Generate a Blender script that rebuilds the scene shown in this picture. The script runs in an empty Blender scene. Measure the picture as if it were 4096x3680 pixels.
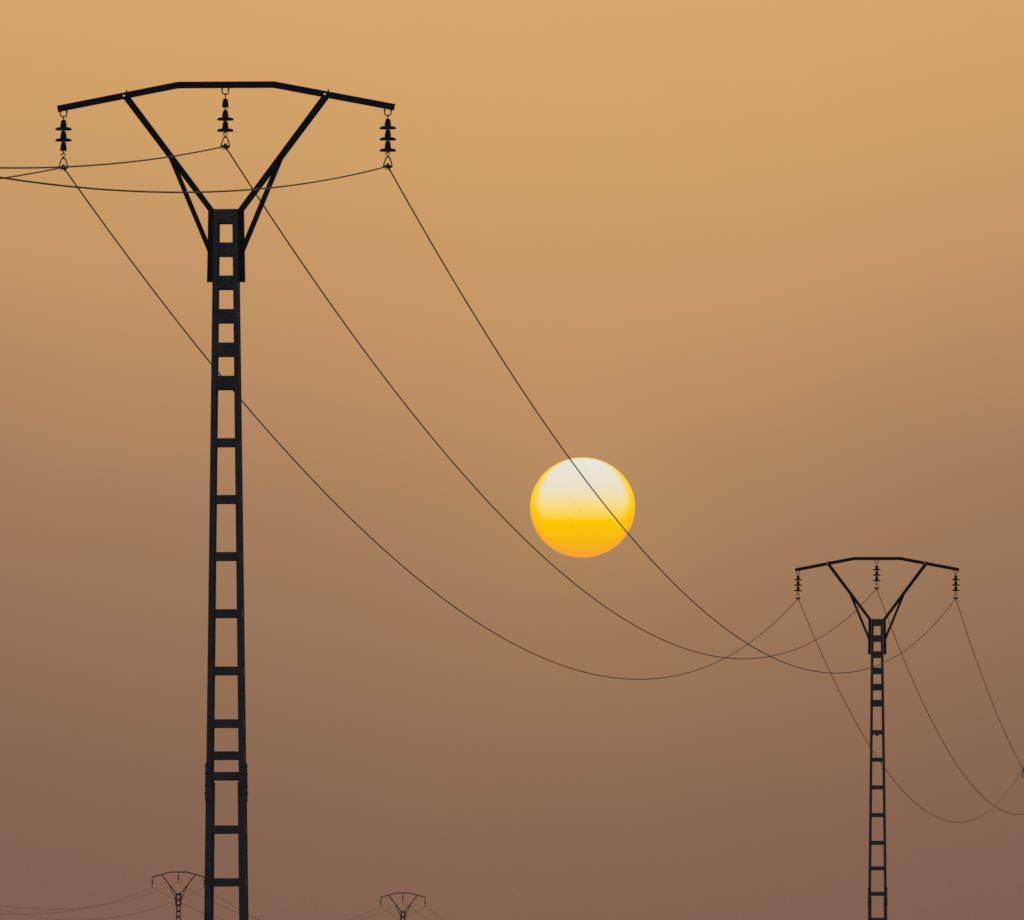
import bpy, math, random
from mathutils import Vector, Matrix
from mathutils.geometry import tessellate_polygon
random.seed(4)
sc = bpy.context.scene
COL = sc.collection
R = math.radians
S = 0.002659            # metres for one unit of the drawing the steelwork was measured in
H = 11.41               # height of a pylon in metres

# ------------------------------------------------------------------ materials
def srgb(r, g, b, a=1.0):
    f = lambda c: (c/12.92 if c <= 0.04045 else ((c+0.055)/1.055)**2.4)
    return (f(r/255), f(g/255), f(b/255), a)

def steel(name, c1, c2, rough, metal, scale=6.0, bump=0.15, spec=0.5):
    m = bpy.data.materials.new(name); m.use_nodes = True
    nt = m.node_tree; p = nt.nodes['Principled BSDF']
    tc = nt.nodes.new('ShaderNodeTexCoord')
    n = nt.nodes.new('ShaderNodeTexNoise'); n.inputs['Scale'].default_value = scale
    n.inputs['Detail'].default_value = 6; n.inputs['Roughness'].default_value = .65
    r = nt.nodes.new('ShaderNodeValToRGB')
    r.color_ramp.elements[0].position = .35; r.color_ramp.elements[0].color = (*c1, 1)
    r.color_ramp.elements[1].position = .68; r.color_ramp.elements[1].color = (*c2, 1)
    n2 = nt.nodes.new('ShaderNodeTexNoise'); n2.inputs['Scale'].default_value = scale*9
    b = nt.nodes.new('ShaderNodeBump'); b.inputs['Strength'].default_value = bump
    b.inputs['Distance'].default_value = .004
    L = nt.links.new
    L(tc.outputs['Object'], n.inputs['Vector']); L(tc.outputs['Object'], n2.inputs['Vector'])
    L(n.outputs['Fac'], r.inputs['Fac']); L(r.outputs['Color'], p.inputs['Base Color'])
    L(n2.outputs['Fac'], b.inputs['Height']); L(b.outputs['Normal'], p.inputs['Normal'])
    p.inputs['Roughness'].default_value = rough; p.inputs['Metallic'].default_value = metal
    p.inputs['Specular IOR Level'].default_value = spec
    return m

M_COL = steel('galvanised_steel', (.20, .152, .172), (.31, .235, .26), .62, .1, 5, .06)
M_ARM = steel('dark_steel', (.035, .043, .06), (.06, .07, .092), .6, .1)  # crossarm, struts and braces: darker than the column steel
M_HARD = steel('rusty_fittings', (.075, .032, .018), (.13, .065, .035), .55, .5, 40)
M_CAP = steel('cast_iron_cap', (.035, .042, .05), (.06, .07, .08), .5, .3, 40)
M_WIRE = steel('weathered_conductor', (.06, .022, .009), (.10, .04, .018), .55, .3, 8, .05)
M_CONC = steel('footing_concrete', (.22, .2, .18), (.36, .33, .3), .9, 0, 5)

m = M_GLASS = bpy.data.materials.new('insulator_glass'); m.use_nodes = True
p = m.node_tree.nodes['Principled BSDF']
n = m.node_tree.nodes.new('ShaderNodeTexNoise'); n.inputs['Scale'].default_value = 30
mr = m.node_tree.nodes.new('ShaderNodeMapRange')
mr.inputs['To Min'].default_value = .12; mr.inputs['To Max'].default_value = .35
m.node_tree.links.new(n.outputs['Fac'], mr.inputs['Value'])
m.node_tree.links.new(mr.outputs['Result'], p.inputs['Roughness'])
p.inputs['Base Color'].default_value = (.10, .12, .07, 1)
p.inputs['Transmission Weight'].default_value = .55
p.inputs['IOR'].default_value = 1.5

# ------------------------------------------------------------------ mesh builder
class MB:
    def __init__(s): s.v = []; s.f = []; s.smooth = []
    def add(s, vs, fs, smooth=False):
        o = len(s.v); s.v += [tuple(v) for v in vs]
        s.f += [tuple(i+o for i in f) for f in fs]; s.smooth += [smooth]*len(fs)
    def hexa(s, a, b):
        """a, b: two quads (4 points each) joined into a closed block"""
        s.add(list(a)+list(b), [(3,2,1,0), (4,5,6,7), (0,1,5,4), (1,2,6,5), (2,3,7,6), (3,0,4,7)])
    def box(s, x0, x1, y0, y1, z0, z1):
        s.hexa([(x0,y0,z0),(x1,y0,z0),(x1,y1,z0),(x0,y1,z0)], [(x0,y0,z1),(x1,y0,z1),(x1,y1,z1),(x0,y1,z1)])
    def prism(s, outer, y0, y1, holes=()):
        """polygon in the XZ plane, with holes, extruded along Y"""
        loops = [[Vector((x, 0, z)) for x, z in lp] for lp in (outer, *holes)]
        flat = [v for lp in loops for v in lp]
        tris = tessellate_polygon(loops)
        n = len(flat)
        s.add([(v.x, y0, v.z) for v in flat]+[(v.x, y1, v.z) for v in flat],
              [tuple(t) for t in tris]+[tuple(i+n for i in reversed(t)) for t in tris])
        k = len(s.v)-2*n; st = 0
        for lp in loops:
            m_ = len(lp)
            for i in range(m_):
                a, b = st+i, st+(i+1) % m_
                s.f.append((k+a, k+b, k+b+n, k+a+n)); s.smooth.append(False)
            st += m_
    def flange(s, path, t, y0, y1):
        """strip of thickness t following a path in the XZ plane, wide in Y"""
        pts = [Vector((x, z)) for x, z in path]; nr = []
        for i in range(len(pts)):
            d = Vector((0, 0))
            if i: d += (pts[i]-pts[i-1]).normalized()
            if i < len(pts)-1: d += (pts[i+1]-pts[i]).normalized()
            d.normalize(); nr.append(Vector((-d.y, d.x)))
        for i in range(len(pts)-1):
            a, b = pts[i], pts[i+1]; a2, b2 = a+nr[i]*t, b+nr[i+1]*t
            s.hexa([(a.x,y0,a.y),(b.x,y0,b.y),(b2.x,y0,b2.y),(a2.x,y0,a2.y)],
                   [(a.x,y1,a.y),(b.x,y1,b.y),(b2.x,y1,b2.y),(a2.x,y1,a2.y)])
    def tube(s, pts, r, n=8, closed=False):
        pts = [Vector(q) for q in pts]; N = len(pts); rings = []
        up = None
        for i, q in enumerate(pts):
            a = pts[(i-1) % N] if (closed or i) else q
            b = pts[(i+1) % N] if (closed or i < N-1) else q
            d = (b-a).normalized()
            if up is None:
                up = Vector((0, 1, 0)) if abs(d.y) < .9 else Vector((0, 0, 1))
            u = d.cross(up).normalized(); w = u.cross(d).normalized(); up = w
            rings.append([q+(u*math.cos(6.2831853*k/n)+w*math.sin(6.2831853*k/n))*r for k in range(n)])
        vs = [v for g in rings for v in g]; fs = []
        for i in range(N if closed else N-1):
            j = (i+1) % N
            for k in range(n):
                fs.append((i*n+k, i*n+(k+1) % n, j*n+(k+1) % n, j*n+k))
        if not closed:
            fs.append(tuple(range(n-1, -1, -1))); fs.append(tuple((N-1)*n+k for k in range(n)))
        s.add(vs, fs, True)
    def lathe(s, prof, n=28, c=(0, 0), wob=None):
        vs = []; fs = []
        for i, (r, z) in enumerate(prof):
            for k in range(n):
                a = 6.2831853*k/n
                dz = wob[k % len(wob)] if (wob and i == len(prof)-2) else 0
                vs.append((c[0]+r*math.cos(a), c[1]+r*math.sin(a), z+dz))
        for i in range(len(prof)-1):
            for k in range(n):
                fs.append((i*n+k, (i+1)*n+k, (i+1)*n+(k+1) % n, i*n+(k+1) % n))
        fs.append(tuple(range(n))); fs.append(tuple((len(prof)-1)*n+k for k in range(n-1, -1, -1)))
        s.add(vs, fs, True)

def _build(s, name, mat, parent=None):
    me = bpy.data.meshes.new(name); me.from_pydata(s.v, [], s.f)
    me.polygons.foreach_set('use_smooth', s.smooth)
    me.materials.append(mat); me.update()
    import bmesh
    bm = bmesh.new(); bm.from_mesh(me); bmesh.ops.recalc_face_normals(bm, faces=bm.faces)
    for e in bm.edges:
        if len(e.link_faces) == 2 and e.calc_face_angle(0) > R(38): e.smooth = False
    bm.to_mesh(me); bm.free()
    o = bpy.data.objects.new(name, me); COL.objects.link(o)
    if parent: o.parent = parent
    return o
MB.build = _build

def tag(o, label=None, cat=None, group=None, kind=None):
    if label: o['label'] = label
    if cat: o['category'] = cat
    if group: o['group'] = group
    if kind: o['kind'] = kind
    return o
def empty(name, loc=(0, 0, 0), rz=0):
    o = bpy.data.objects.new(name, None); COL.objects.link(o)
    o.location = loc; o.rotation_euler = (0, 0, rz); o.empty_display_size = .3
    return o
def copy_tree(o, parent=None):
    c = o.copy(); COL.objects.link(c)
    if parent is not None: c.parent = parent
    for ch in list(o.children): copy_tree(ch, c)
    return c

# ------------------------------------------------------------------ pylon
def zz(v): return H - v*S          # v counts down from the top of the crossarm
def half(v): return (48.4+(v-513)*.0119)*S      # half the column's width at v

WIDE = [541, 673.5, 806, 940, 1074, 1207]
def make_pylon(arch, end, bend, extra, ragged):
    root = empty('pylon')
    # crossarm: a bent angle bar, web upright, flange on top
    T = 26.6
    b, e, d = bend, end, arch
    sl = d/(e-b); co = 1/math.sqrt(1+sl*sl)
    def rnd(cx, sgn):      # a softened bend
        return [(sgn*(b+14), -14*sl), (sgn*b, -1.2*sl), (sgn*(b-14), 0)]
    def top(x): return 0 if abs(x) < b else -(abs(x)-b)*sl
    outer = [(-e, -d)]+rnd(0, -1)+list(reversed(rnd(0, 1)))+[(e, -d)]
    nx = sl*co
    low = [(x*1.0, z-T*(1.02 if abs(z) > 0 else 1)) for x, z in outer]
    low[0] = (-e+T*nx, -d-T*co); low[-1] = (e-T*nx, -d-T*co)
    poly = [(x*S, H+z*S) for x, z in outer+low[::-1]]
    holes = []
    for hx in (-409, 396):
        hz = top(hx)-13
        holes.append([(S*(hx+5*math.cos(a*math.pi/4)), H+S*(hz+4*math.sin(a*math.pi/4))) for a in range(8)])
    m_ = MB(); m_.prism(poly, -.035, -.028, holes)
    m_.flange([(x*S, H+z*S+.0001) for x, z in outer][::-1], .007, -.0352, .035)
    for hx in (-399, 410):      # bolts where the struts meet the arm
        for dz in (-12,):
            z = H+S*(top(hx)+dz); m_.tube([(hx*S, -.05, z), (hx*S, -.02, z)], .012, 6)
        z = H+S*top(hx); m_.tube([(hx*S, -.012, z), (hx*S, -.012, z+.022)], .008, 6)
    m_.build('crossarm', M_ARM, root)
    # struts and their braces
    for sg in (-1, 1):
        st = -top(409)+T+(0)
        s0 = -top(399)
        P = lambda x, v: (sg*x*S, zz(v))
        inner = [(383, s0+T-6), (46.5, 513), (50, 526), (53.5, 804)]
        outr = [(413, s0+T-1), (71.5, 518), (76.2, 804)]
        m_ = MB()
        m_.prism([P(*q) for q in inner]+[P(*q) for q in reversed(outr)], -.030, -.023)
        fl = [P(*q) for q in outr]
        m_.flange(fl if sg < 0 else fl[::-1], .007, -.0298, .030)
        fl = [P(*q) for q in inner[1:]]
        m_.flange(fl[::-1] if sg < 0 else fl, .007, -.0298, .030)
        ob = m_.build('strut', M_ARM, root)
        m_ = MB()
        br_o = [(229, 309), (73, 684)]
        br_i = [(207, 312), (182.6, 370), (72, 636)]
        m_.prism([P(*q) for q in br_o]+[P(*q) for q in reversed(br_i)], -.0345, -.0305)
        fl = [P(*q) for q in br_o]
        m_.flange(fl if sg < 0 else fl[::-1], .005, -.0344, .018)
        m_.build('brace', M_ARM, ob)
    # four corner legs, angle bars
    base_v = H/S
    for sx in (-1, 1):
        for sy in (-1, 1):
            m_ = MB()
            def angle(v0, v1, w, t, grow):
                q = []
                for v in (v0, v1):
                    h = half(v)+grow; z = zz(v)
                    q.append([(sx*h, sy*h, z), (sx*(h-w), sy*h, z), (sx*(h-w), sy*(h-t), z), (sx*h, sy*(h-t), z)])
                m_.hexa(*q); q = []
                for v in (v0, v1):
                    h = half(v)+grow; z = zz(v)
                    q.append([(sx*h, sy*(h-t-.0005), z), (sx*(h-t), sy*(h-t-.0005), z), (sx*(h-t), sy*(h-w), z), (sx*h, sy*(h-w), z)])
                m_.hexa(*q)
            angle(513, 2877, .056, .007, 0)
            angle(2802, base_v-60, .071, .0095, .0028)
            m_.build('leg', M_COL, root)
            # cover plates of the splice, with bolt heads
            m_ = MB(); vv = (2724, 2877); w = .058
            q = []
            for v in vv:
                h = half(v)+.003; z = zz(v)
                q.append([(sx*(h+.007), sy*(h-.003), z), (sx*(h), sy*(h-.003), z), (sx*h, sy*(h-w), z), (sx*(h+.007), sy*(h-w), z)])
            m_.hexa(*q); q = []
            for v in vv:
                h = half(v)+.003; z = zz(v)
                q.append([(sx*h, sy*(h+.010), z), (sx*(h-w), sy*(h+.010), z), (sx*(h-w), sy*h, z), (sx*h, sy*h, z)])
            m_.hexa(*q)
            for v in (2738, 2768, 2816, 2845):
                h = half(v)+.003; z = zz(v)
                m_.tube([(sx*(h+.006), sy*(h-.03), z), (sx*(h+.015), sy*(h-.03), z)], .010, 6)
                m_.tube([(sx*(h-.03), sy*(h+.010), z), (sx*(h-.03), sy*(h+.021), z)], .011, 6)
            m_.build('splice_plate', M_COL, root)
    # battens on the four faces
    rows = [(v, 28 if v == 541 else 26.6) for v in WIDE]
    rows += [(v, 16) for v in (1446, 1673, 1901, 2129, 2358, 2568, 2778, 2991, 3201, 3411, 3621, 3831, 4041)]
    if extra: rows.append((2696, 16))
    for v, hh in rows:
        for f in range(4):
            v0, v1 = v-hh, v+hh
            t = .0078 if v < 2790 else .0105
            g = 0 if v < 2790 else .0028
            wleg = .056 if v < 2790 else .071
            m_ = MB()
            h0, h1 = half(v0)+g, half(v1)+g
            a0, a1 = h0-wleg+.025, h1-wleg+.025
            rot = Matrix.Rotation(f*math.pi/2, 4, 'Z')
            q = [[(-a0,-h0+t,zz(v0)),(a0,-h0+t,zz(v0)),(a0,-h0+t+.007,zz(v0)),(-a0,-h0+t+.007,zz(v0))],
                 [(-a1,-h1+t,zz(v1)),(a1,-h1+t,zz(v1)),(a1,-h1+t+.007,zz(v1)),(-a1,-h1+t+.007,zz(v1))]]
            if ragged and v == 1446 and f == 0:
                prof = [(-47,0),(-47,36),(-38,38),(-32,34),(-22,29),(-15,37),(-6,40),(1,43),(9,39),(14,34),(18,29),(24,27),(30,33),(38,36),(47,37),(47,0)]
                m_.prism([(x*S, zz(v-17+y*1.2)) for x, y in prof], -half(v)+t, -half(v)+t+.007)
            else:
                m_.hexa(*q)
            if hh > 20:
                for dv in (-13, 13):
                    h = half(v+dv)
                    m_.tube([(-.004, -h+t-.008, zz(v+dv)), (-.004, -h+t+.001, zz(v+dv))], .0085, 6)
            if f: m_.v = [tuple(rot @ Vector(x)) for x in m_.v]
            m_.build('batten', M_COL, root)
    m_ = MB()
    m_.hexa([(-.42,-.42,-.5),(.42,-.42,-.5),(.42,.42,-.5),(-.42,.42,-.5)], [(-.38,-.38,.16),(.38,-.38,.16),(.38,.38,.16),(-.38,.38,.16)])
    m_.hexa([(-.38,-.38,.16),(.38,-.38,.16),(.38,.38,.16),(-.38,.38,.16)], [(-.30,-.30,.22),(.30,-.30,.22),(.30,.30,.22),(-.30,.30,.22)])
    m_.build('footing', M_CONC, root)
    return root

# ------------------------------------------------------------------ insulator string (origin at its clamp)
def make_string(L, broken=None, wdir=0.0):
    root = empty('insulator_string')
    Z = lambda v: (L-v)*S           # v counts down from the crossarm, the clamp is at L
    o = L-226                       # a longer eye where the string hangs lower
    m_ = MB()
    pts = [(13*S, 0, Z(-4)), (13*S, 0, Z(8))]+[(13*S*math.cos(a), 0, Z(11+13*math.sin(a))) for a in [k*math.pi/10 for k in range(11)]]+[(-13*S, 0, Z(8)), (-13*S, 0, Z(-4))]
    m_.tube(pts, 2.4*S, 8)
    for x in (-13, 13): m_.lathe([(4*S, Z(5)), (4*S, Z(0))], 6, (x*S, 0))
    m_.build('shackle', M_HARD, root)
    m_ = MB()
    m_.tube([(0, 4*S*math.cos(a), Z(22-4*math.sin(a))) for a in [k*math.pi/6 for k in range(12)]], 1.5*S, 6, True)
    m_.tube([(0, 0, Z(26)), (0, 0, Z(36+o))], 2.1*S, 8)
    m_.build('eye_link', M_HARD, root)
    for k in range(3):
        z0 = 35+o+44.8*k
        m_ = MB()
        bad = broken is not None and k in broken
        prof = [(4, 0), (7.6, .4), (8.2, 2), (9.6, 7), (11.4, 13), (12.4, 20), (12.8, 28), (12.8, 31)]
        if bad: prof += [(12.6, 33.5), (2.5, 33)]
        prof = [(r*S, Z(z0+v)) for r, v in prof]
        wob = [random.uniform(-4.2, 2)*S for _ in range(28)] if bad else None
        m_.lathe(prof, 28, wob=wob)
        m_.tube([(0, 0, Z(z0+28)), (0, 0, Z(z0+46.5))], 2.3*S, 8)
        m_.tube([(8*S, 0, Z(z0+7)), (13.5*S, 0, Z(z0+7))], 1.0*S, 5)
        c = m_.build('insulator_cap', M_CAP, root)
        if not bad:
            m_ = MB()
            m_.lathe([(r*S, Z(z0+v)) for r, v in [(12.9, 29.6), (20, 30.2), (26, 31.4), (30.5, 33.4), (33, 36.6), (33.4, 39.4), (32.6, 41.6),
                     (31, 41), (29, 38), (26, 37.5), (25, 41), (23.5, 41), (22.5, 37), (18, 36.8), (17, 41.5), (15, 41.5), (14, 37), (9, 37), (8, 42.5), (2.6, 43)]], 40)
            m_.build('glass_disc', M_GLASS, c)
    zb = L-226
    m_ = MB()
    loop = [(0, 171), (4, 170.5), (7.2, 173), (7.4, 176.5), (4, 181.5), (0, 187), (-.6, 193)]
    loop2 = [(0, 171), (-4, 170.5), (-7.2, 173), (-7.2, 177), (-4, 182), (0, 187), (.6, 193)]
    for lp in (loop, loop2): m_.tube([(x*S, 0, Z(v+zb)) for x, v in lp], 1.5*S, 6)
    m_.tube([(-12*S, 0, Z(176+zb)), (5*S, 0, Z(174+zb))], .8*S, 5)
    m_.build('hook', M_HARD, root)
    m_ = MB()
    m_.tube([(x*S, 0, Z(v+zb)) for x, v in [(-13, 229), (-17, 228), (-17.6, 224), (-14, 211), (-9, 197), (-6, 190.5), (-2.5, 188), (2.5, 188), (6, 190.5), (9.5, 197),
            (14, 211), (17, 223), (16.5, 228), (12, 231)]], 2.4*S, 8)
    m_.build('stirrup', M_HARD, root)
    # clamp: a boat-shaped body lying along the conductor, keeper and hanging bolt ends
    m_ = MB(); c_, s_ = math.cos(wdir), math.sin(wdir)
    n = 9; vs = []; fs = []; q = 12
    for i in range(n):
        t = (i/(n-1)*2-1); ln = t*.10; rr = (9.0-3.6*t*t)*S; dz = -.012*t*t
        for k in range(q):
            a = 6.2831853*k/q; x = rr*math.cos(a)*1.02; z = rr*math.sin(a)*.92+dz
            vs.append((x*c_-ln*s_, x*s_+ln*c_, z))
    for i in range(n-1):
        for k in range(q): fs.append((i*q+k, i*q+(k+1) % q, (i+1)*q+(k+1) % q, (i+1)*q+k))
    fs += [tuple(range(q)), tuple((n-1)*q+k for k in reversed(range(q)))]
    m_.add(vs, fs, True)
    m_.lathe([(2*S, 12*S), (5.5*S, 11*S), (7*S, 7*S), (7*S, 3*S)], 8)
    for x, y in ((-11.5, -.05), (11.5, -.05), (-11.5, 0.04), (11.5, 0.04)):
        m_.tube([(x*S, y, 3*S), (x*S*.9, y, -5*S)], 3.2*S, 6)
    for x, y, l in ((-8.5, -.05, 16), (-2.6, -.045, 14), (3, .05, 16.5), (6.8, .04, 13)):
        m_.tube([(x*S, y, -4*S), ((x-.6)*S, y, -l*S)], 1.5*S, 6)
    m_.build('line_clamp', M_CAP, root)
    return root

# ------------------------------------------------------------------ where everything stands (camera at x 0, y 0, 1.6 m up)
EYE = 1.6
YAW = R(-2.5)
#        x        y      top above the eye   yaw
SITES = {
 'A0': (-11.095, 34.02, 7.49, .378), 'A1': (-3.0410, 120.7, 9.7885, YAW), 'A2': (8.0115, 249.5, 9.7763, YAW), 'A3': (18.589, 372.17, 8.876, .049),
 'B0': (-32.805, 597.79, 7.602, .043), 'B1': (-21.035, 718.0, 8.284, 0), 'B2': (-8.0897, 845.0, 8.186, 0), 'B3': (4.658, 972.0, 6.7, 0)}
WHERE = {
 'A0': 'nearest pylon of the row, outside the photo on the left', 'A1': 'large near pylon on the left', 'A2': 'mid-distance pylon on the right',
 'A3': 'third pylon of the near row, hidden just past the right edge', 'B0': 'far pylon beyond the left edge',
 'B1': 'small far pylon behind the near pylon', 'B2': 'tiny farthest pylon at the bottom of the photo', 'B3': 'far pylon below the lower edge'}
ctrl = [(x, y, z+EYE-H) for x, y, z, _ in SITES.values()]+[(0, 0, 0)]
def ground_z(x, y):
    w = v = 0
    for a, b, z in ctrl:
        d = ((x-a)**2+(y-b)**2)/900+1e-6; k = 1/d**1.5; w += k; v += k*z
    return v/w - .0
protoA = make_pylon(93.5, 678, 193.5, True, False)
protoA2 = make_pylon(93.5, 678, 193.5, False, True)
protoB = make_pylon(125, 645, 200, False, False)
pylons = {}
PL = {
 'A0': 'black steel lattice pylon standing nearest the camera, outside the photo on the left',
 'A1': 'tallest black steel pylon on the left with ladder column and Y-shaped crossarm, near and large',
 'A2': 'mid-sized dark steel pylon on the right, one batten of its ladder column ragged',
 'A3': 'dark steel pylon standing just past the right edge of the photo',
 'B0': 'distant thin pylon out of the photo on the lower left',
 'B1': 'small distant pylon partly hidden by the column of the largest pylon',
 'B2': 'smallest and farthest pylon, only its crossarm showing at the bottom edge below the sun',
 'B3': 'distant pylon below the lower edge of the photo, next after the smallest one'}
used = set()
for k, (x, y, zt, yaw) in SITES.items():
    pr = protoB if k[0] == 'B' else (protoA if k == 'A1' else protoA2)
    if pr not in used: o = pr
    else: o = copy_tree(pr)
    used.add(pr)
    o.location = (x, y, zt+EYE-H); o.rotation_euler = (0, 0, yaw)
    if k == 'A1':      # the near pylon leans a little
        o.rotation_euler[1] = -.0015; o.location[0] += H*.0015
    tag(o, PL[k], 'pylon', 'steel pylons carrying the two power lines')
    pylons[k] = o
OFFA = [(-652, 341), (-3, 259), (648, 341)]
kB = 645/678.4
OFFB = [(-652*kB, 373), (-3*kB, 259), (648*kB, 373)]
def clamp_pos(k, w):
    x, y, zt, yaw = SITES[k]; o, d = (OFFA if k[0] == 'A' else OFFB)[w]; o *= S; d *= S
    return Vector((x+o*math.cos(yaw), y+o*math.sin(yaw), zt+EYE-d))
# string lengths: from the underside of the bar to the clamp
def under(k, w):
    o = abs((OFFA if k[0] == 'A' else OFFB)[w][0])
    b, e, d = (193.5, 678, 93.5) if k[0] == 'A' else (200, 645, 125)
    return (max(0, o-b)*d/(e-b))+27.2
protos = {}
SIDE = ['left', 'middle', 'right']
SL = {
 ('A1', 0): 'insulator string at the left end of the largest crossarm, its lowest disc missing',
 ('A1', 1): 'insulator string under the middle of the largest crossarm, its top disc missing',
 ('A1', 2): 'insulator string at the right end of the largest pylon with all three discs whole'}
for k in SITES:
    for w in range(3):
        d = (OFFA if k[0] == 'A' else OFFB)[w][1]
        L = round(d-under(k, w), 1)
        brk = {('A1', 0): (2,), ('A1', 1): (0,)}.get((k, w))
        key = (L, brk)
        if key not in protos:
            o = protos[key] = make_string(L, brk, R(-5))
        else: o = copy_tree(protos[key])
        o.location = clamp_pos(k, w); o.rotation_euler = (0, 0, SITES[k][3])
        place = {0: 'under the left end', 1: 'under the middle', 2: 'under the right end'}[w]
        lab = SL.get((k, w), f'dark insulator string {place} of the crossarm of the {WHERE[k]}')
        lab = ' '.join(lab.split()[:16])
        tag(o, {('A2'): f'three-disc insulator string {place} of the mid-sized crossarm on the right',
                ('A0'): f'insulator string {place} of the nearest crossarm, outside the photo',
                ('A3'): f'insulator string {place} of the crossarm past the right edge',
                ('B0'): f'insulator string {place} of the distant crossarm beyond the left edge',
                ('B1'): f'tiny insulator string {place} of the distant crossarm behind the largest column',
                ('B2'): f'tiny insulator string {place} of the farthest crossarm',
                ('B3'): f'tiny insulator string {place} of the distant crossarm below the lower edge'}.get(k, lab),
            'insulator string', 'insulator strings hanging from the crossarms')

# ------------------------------------------------------------------ conductors
SPANS = [('A0', 'A1', (1.631, 1.631, 1.631)), ('A1', 'A2', (3.361, 3.20, 3.245)), ('A2', 'A3', (3.336, 3.336, 3.336)),
         ('B0', 'B1', (1.828, 1.842, 2.166)), ('B1', 'B2', (2.193, 2.292, 2.628)), ('B2', 'B3', (2.07, 2.07, 2.07))]
WL = {
 'A0A1': 'thin cable from the {} insulator of the largest pylon towards the left edge, slightly blurred',
 'A1A2': 'long sagging cable from the {} insulator of the largest pylon to the mid-sized pylon',
 'A2A3': 'steep cable dropping from the {} insulator of the mid-sized pylon to the right edge',
 'B0B1': 'faint distant cable from the {} insulator of the small far pylon to the left edge',
 'B1B2': 'faint distant cable hanging between the {} insulators of the two far pylons',
 'B2B3': 'faint cable falling to the lower right from the {} insulator of the smallest pylon'}
for a, b, sags in SPANS:
    for w in range(3):
        A, B = clamp_pos(a, w), clamp_pos(b, w); N = 240
        pts = []
        for i in range(N+1):
            t = i/N; q = A.lerp(B, t); q.z -= 4*sags[w]*t*(1-t); pts.append(q)
        m_ = MB(); m_.tube([tuple(q-A) for q in pts], .0076 if a[0] == 'A' else .0092, 8)
        o = m_.build('power_cable', M_WIRE); o.location = A
        if (a, w) == ('A2', 2):      # a short dark rod clipped on where this cable leaves the photo
            t = .291; q = A.lerp(B, t); q.z -= 4*sags[w]*t*(1-t); q = q-A
            m2 = MB(); m2.tube([(q.x, q.y, q.z+.02), (q.x-.004, q.y, q.z-.05), (q.x-.03, q.y, q.z-.23)], .013, 8)
            m2.tube([(q.x, q.y-.03, q.z), (q.x, q.y+.03, q.z)], .014, 8)
            m2.build('hanging_rod', M_HARD, o)
        tag(o, WL[a+b].format(SIDE[w]), 'power cable', 'cables of the two power lines')

# ------------------------------------------------------------------ ground
def axis(lo, hi, fine):
    out = [0.0]; s = fine
    while out[-1] < hi: out.append(out[-1]+s); s *= 1.06
    neg = [0.0]; s = fine
    while neg[-1] > lo: neg.append(neg[-1]-s); s *= 1.06
    return sorted(set(neg+out))
xs = axis(-1500, 1500, 4); ys = axis(-1200, 2200, 4)
vs = []; fs = []
for j, y in enumerate(ys):
    for i, x in enumerate(xs):
        z = ground_z(x, y)+.05*math.sin(x*.21+1.3)*math.sin(y*.17)+random.uniform(-.03, .03)
        vs.append((x, y, z))
nx = len(xs)
for j in range(len(ys)-1):
    for i in range(nx-1):
        fs.append((j*nx+i, j*nx+i+1, (j+1)*nx+i+1, (j+1)*nx+i))
mb = MB(); mb.add(vs, fs, True)
mg = steel('dry_field', (.055, .045, .025), (.13, .10, .055), .95, 0, .35, .6)
gr = mb.build('ground', mg); tag(gr, kind='structure')
gmin = min(v[2] for v in vs)

# ------------------------------------------------------------------ haze
hb = MB(); hb.box(-1700, 1700, -1400, 2400, gmin-1, H+1.2)
mh = bpy.data.materials.new('haze'); mh.use_nodes = True
nt = mh.node_tree; nt.nodes.clear()
out = nt.nodes.new('ShaderNodeOutputMaterial'); pv = nt.nodes.new('ShaderNodeVolumePrincipled')
pv.inputs['Color'].default_value = (.86, .70, .60, 1)
pv.inputs['Density'].default_value = .00007
pv.inputs['Anisotropy'].default_value = .3
nt.links.new(pv.outputs['Volume'], out.inputs['Volume'])
hz = hb.build('haze', mh); tag(hz, kind='stuff')

# ------------------------------------------------------------------ sun
AZ, EL = R(.3559), R(2.4935)
sdir = Vector((math.sin(AZ)*math.cos(EL), math.cos(AZ)*math.cos(EL), math.sin(EL)))
DS = 20000.0
import bmesh
bm = bmesh.new(); bmesh.ops.create_uvsphere(bm, u_segments=128, v_segments=96, radius=1)
for f in bm.faces: f.smooth = True
me = bpy.data.meshes.new('sun'); bm.to_mesh(me); bm.free()
so = bpy.data.objects.new('sun', me); COL.objects.link(so)
so.location = sdir*DS+Vector((0, 0, EYE)); so.scale = (DS*210.6/45511, DS*210.6/45511, DS*200.2/45511)
so.rotation_euler = (0, 0, -AZ)
tag(so, 'slightly flattened low sun, white above and yellow orange below, crossed by one cable', 'sun')
ms = bpy.data.materials.new('sun_face'); ms.use_nodes = True; nt = ms.node_tree; nt.nodes.clear()
N = nt.nodes.new; L = nt.links.new
def math_(op, a, b=None, c=None, clamp=False):
    n_ = N('ShaderNodeMath'); n_.operation = op; n_.use_clamp = clamp
    for i, v in enumerate((a, b, c)):
        if v is None: continue
        if isinstance(v, (int, float)): n_.inputs[i].default_value = v
        else: L(v, n_.inputs[i])
    return n_.outputs[0]
def ramp(fac, stops, interp='LINEAR'):
    r = N('ShaderNodeValToRGB'); r.color_ramp.interpolation = interp
    el = r.color_ramp.elements
    while len(el) < len(stops): el.new(.5)
    for e_, (p_, c) in zip(el, stops): e_.position = p_
    for e_, (p_, c) in zip(el, stops): e_.position = p_; e_.color = c
    L(fac, r.inputs['Fac']); return r.outputs['Color']
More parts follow.
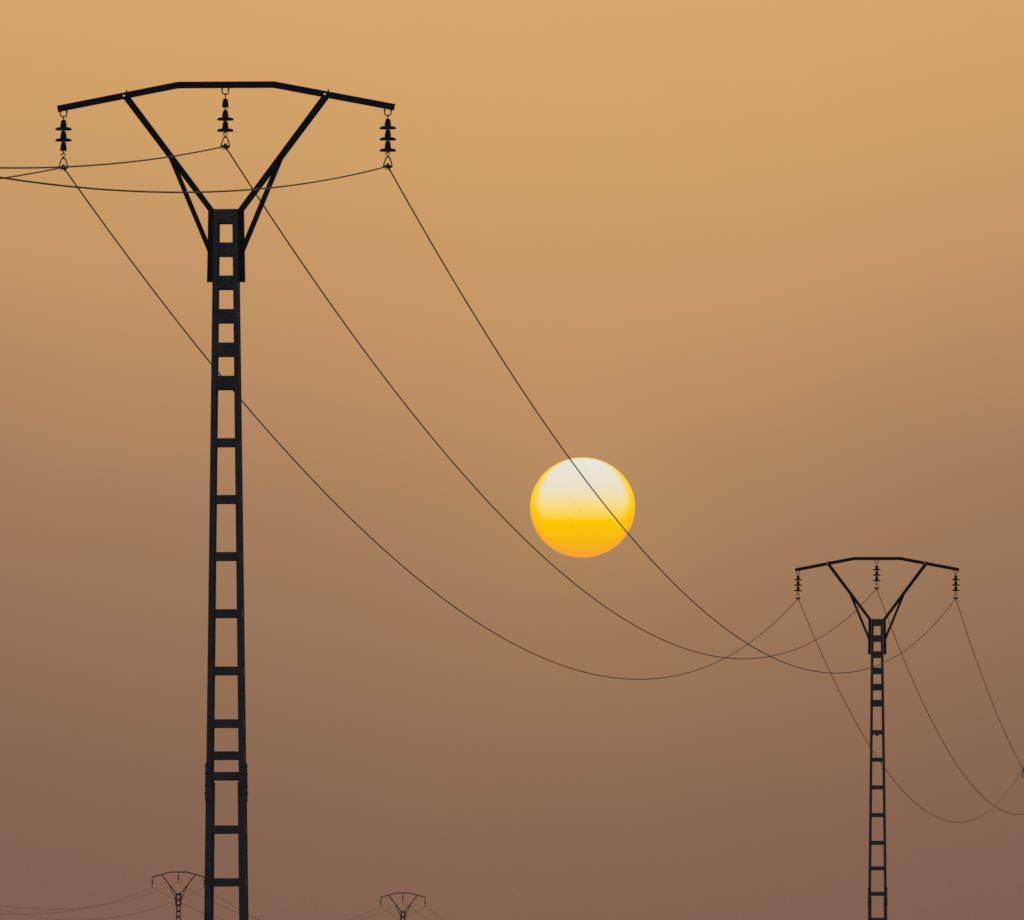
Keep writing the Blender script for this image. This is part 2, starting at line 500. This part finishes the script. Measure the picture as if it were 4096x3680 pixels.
def mixc(f, a, b):
    n_ = N('ShaderNodeMix'); n_.data_type = 'RGBA'
    for s_, v in ((n_.inputs[0], f), (n_.inputs[6], a), (n_.inputs[7], b)):
        if isinstance(v, (int, float)): s_.default_value = v
        elif isinstance(v, tuple): s_.default_value = v
        else: L(v, s_)
    return n_.outputs[2]
def smooth(v, a, b, to0=0.0, to1=1.0):
    n_ = N('ShaderNodeMapRange'); n_.interpolation_type = 'SMOOTHSTEP'
    L(v, n_.inputs['Value']); n_.inputs['From Min'].default_value = a; n_.inputs['From Max'].default_value = b
    n_.inputs['To Min'].default_value = to0; n_.inputs['To Max'].default_value = to1
    return n_.outputs['Result']
tc = N('ShaderNodeTexCoord'); sp = N('ShaderNodeSeparateXYZ'); L(tc.outputs['Object'], sp.inputs[0])
X, Z_ = sp.outputs[0], sp.outputs[2]
r_ = math_('SQRT', math_('ADD', math_('MULTIPLY', X, X), math_('MULTIPLY', Z_, Z_)))
zn = math_('MULTIPLY_ADD', Z_, .5, .5)
body = ramp(zn, [(0, srgb(246,163,46)), (.06, srgb(245,171,36)), (.13, srgb(244,181,18)), (.27, srgb(247,192,3)), (.35, srgb(250,203,0)), (.42, srgb(249,214,90)),
                 (.50, srgb(247,218,130)), (.62, srgb(238,221,182)), (.76, srgb(233,225,207)), (1, srgb(230,229,222))])
rim = ramp(zn, [(0, srgb(245,160,46)), (.25, srgb(248,174,26)), (.38, srgb(251,192,6)), (.5, srgb(254,204,0)), (1, srgb(255,212,30))])
# the yellow limb is broad low on the face and narrow at the top
g = lambda v: (v, v, v, 1)
start = ramp(zn, [(.28, g(.84)), (.34, g(.72)), (.42, g(.72)), (.5, g(.765)), (.75, g(.82)), (.95, g(.94))])
stop = ramp(zn, [(.28, g(1.0)), (.34, g(.93)), (.42, g(.87)), (.5, g(.935)), (.75, g(.985)), (.95, g(1.005))])
lf = math_('DIVIDE', math_('SUBTRACT', r_, start), math_('SUBTRACT', stop, start), clamp=True)
lf = math_('MULTIPLY', lf, math_('MULTIPLY', lf, math_('SUBTRACT', 3.0, math_('MULTIPLY', lf, 2.0))))
face = mixc(lf, body, rim)
edge = smooth(r_, .955, 1.0, 0, 1)
low = smooth(Z_, -.1, .35, 1, 0)
face = mixc(math_('MULTIPLY', edge, low), face, srgb(252,163,52))
# sunspots
for x0, z0, rad in ((-.158, .053, .018), (-.18, .11, .012), (-.04, -.113, .014), (-.21, -.296, .022), (-.245, -.27, .014), (.495, -.296, .018), (.05, .72, .012)):
    dx = math_('SUBTRACT', X, x0); dz = math_('SUBTRACT', Z_, z0)
    dd = math_('SQRT', math_('ADD', math_('MULTIPLY', dx, dx), math_('MULTIPLY', dz, dz)))
    face = mixc(smooth(dd, rad*.3, rad, .75, 0), face, srgb(214,160,12))
em = N('ShaderNodeEmission'); L(face, em.inputs['Color']); em.inputs['Strength'].default_value = 1.03
o_ = N('ShaderNodeOutputMaterial'); L(em.outputs[0], o_.inputs['Surface'])
me.materials.append(ms)

sl = bpy.data.lights.new('sunlight', 'SUN'); sl.energy = 1.0; sl.angle = R(3.0); sl.color = (1.0, .62, .30)
slo = bpy.data.objects.new('sunlight', sl); COL.objects.link(slo)
slo.rotation_euler = (-sdir).to_track_quat('-Z', 'Y').to_euler()

# ------------------------------------------------------------------ world: dusty sunset sky
w = bpy.data.worlds.new('World'); sc.world = w; w.use_nodes = True; nt = w.node_tree; nt.nodes.clear()
N = nt.nodes.new; L = nt.links.new
tc = N('ShaderNodeTexCoord'); D = tc.outputs['Generated']
nrm = N('ShaderNodeVectorMath'); nrm.operation = 'NORMALIZE'; L(D, nrm.inputs[0]); D = nrm.outputs[0]
sp = N('ShaderNodeSeparateXYZ'); L(D, sp.inputs[0])
el = math_('MULTIPLY', math_('ARCSINE', sp.outputs[2]), 57.29578)
az = math_('MULTIPLY', math_('ARCTAN2', sp.outputs[0], sp.outputs[1]), 57.29578)
# the dust layer bends down away from the sun, so the bands are not quite level
dz_ = math_('SUBTRACT', az, -.15)
cur = math_('MULTIPLY', math_('MULTIPLY', dz_, dz_), 1.0)
cur = math_('MINIMUM', math_('MULTIPLY', cur, .038), 2.0)
n1 = N('ShaderNodeTexNoise'); L(D, n1.inputs['Vector']); n1.inputs['Scale'].default_value = 32; n1.inputs['Detail'].default_value = 3
wav = math_('MULTIPLY', math_('SUBTRACT', n1.outputs['Fac'], .5), .35)
ee = math_('ADD', math_('SUBTRACT', el, cur), wav)
ELS = [(-4, (122,88,78)), (.1, (127,94,80)), (.45, (131,97,82)), (.95, (136,102,83)), (1.5, (147,110,86)), (2.0, (155,118,91)), (2.5, (166,126,94)),
       (3.0, (182,138,99)), (3.6, (196,151,102)), (4.2, (207,160,105)), (4.9, (215,165,106)), (6, (224,174,110)), (10, (228,184,124)), (20, (205,178,142)), (40, (150,145,140))]
fac = N('ShaderNodeMapRange'); L(ee, fac.inputs['Value']); fac.inputs['From Min'].default_value = -4; fac.inputs['From Max'].default_value = 40
SKY_GAIN = 1.0
dust = ramp(fac.outputs['Result'], [((e_+4)/44, srgb(*c)) for e_, c in ELS], 'LINEAR')
# faint colour mottling in the dust
n2 = N('ShaderNodeTexNoise'); L(D, n2.inputs['Vector']); n2.inputs['Scale'].default_value = 75; n2.inputs['Detail'].default_value = 4
mot = smooth(n2.outputs['Fac'], .3, .7, 0, 1)
tint = mixc(mot, (1.011, .993, .994, 1), (.993, 1.004, .994, 1))
mul = N('ShaderNodeMix'); mul.data_type = 'RGBA'; mul.blend_type = 'MULTIPLY'; mul.inputs[0].default_value = 1
L(dust, mul.inputs[6]); L(tint, mul.inputs[7]); dust = mul.outputs[2]
# aureole of the low sun in the dust
dot = N('ShaderNodeVectorMath'); dot.operation = 'DOT_PRODUCT'; L(D, dot.inputs[0]); dot.inputs[1].default_value = sdir
ang = math_('MULTIPLY', math_('ARCCOSINE', math_('MINIMUM', dot.outputs['Value'], 1.0)), 57.29578)
glow = math_('EXPONENT', math_('MULTIPLY', ang, -1/.8))
ga = N('ShaderNodeMix'); ga.data_type = 'RGBA'; ga.blend_type = 'ADD'; ga.clamp_result = False
L(glow, ga.inputs[0]); L(dust, ga.inputs[6]); ga.inputs[7].default_value = (.092, .057, .006, 1); dust = ga.outputs[2]
# the rest of the dome: clear dusk air
nis = N('ShaderNodeTexSky'); nis.sky_type = 'NISHITA'; nis.sun_disc = False
nis.sun_elevation = EL; nis.sun_rotation = AZ; nis.dust_density = 4; nis.air_density = 1.2; nis.ozone_density = 2
bgn = N('ShaderNodeBackground'); L(nis.outputs[0], bgn.inputs['Color']); bgn.inputs['Strength'].default_value = .15
bgd = N('ShaderNodeBackground'); L(dust, bgd.inputs['Color']); bgd.inputs['Strength'].default_value = SKY_GAIN
ms_ = N('ShaderNodeMixShader'); L(smooth(ang, 12, 45), ms_.inputs['Fac']); L(bgd.outputs[0], ms_.inputs[1]); L(bgn.outputs[0], ms_.inputs[2])
wo = N('ShaderNodeOutputWorld'); L(ms_.outputs[0], wo.inputs['Surface'])

# ------------------------------------------------------------------ camera
cd = bpy.data.cameras.new('camera'); cam = bpy.data.objects.new('camera', cd); COL.objects.link(cam)
cam.location = (0, 0, EYE); cam.rotation_euler = (R(90+2.7324), 0, 0)
cd.sensor_fit = 'HORIZONTAL'; cd.sensor_width = 36; cd.lens = 36*45511/4096
cd.clip_start = .5; cd.clip_end = 40000
cd.dof.use_dof = True; cd.dof.focus_distance = 200; cd.dof.aperture_fstop = 40
sc.camera = cam
sc.view_settings.view_transform = 'Standard'; sc.view_settings.look = 'None'
sc.view_settings.exposure = 0; sc.view_settings.gamma = 1
sc.render.filter_size = 1.3
sc.cycles.volume_bounces = 1
sc.cycles.sample_clamp_direct = 3
sc.cycles.sample_clamp_indirect = 1
sc.cycles.use_denoising = False
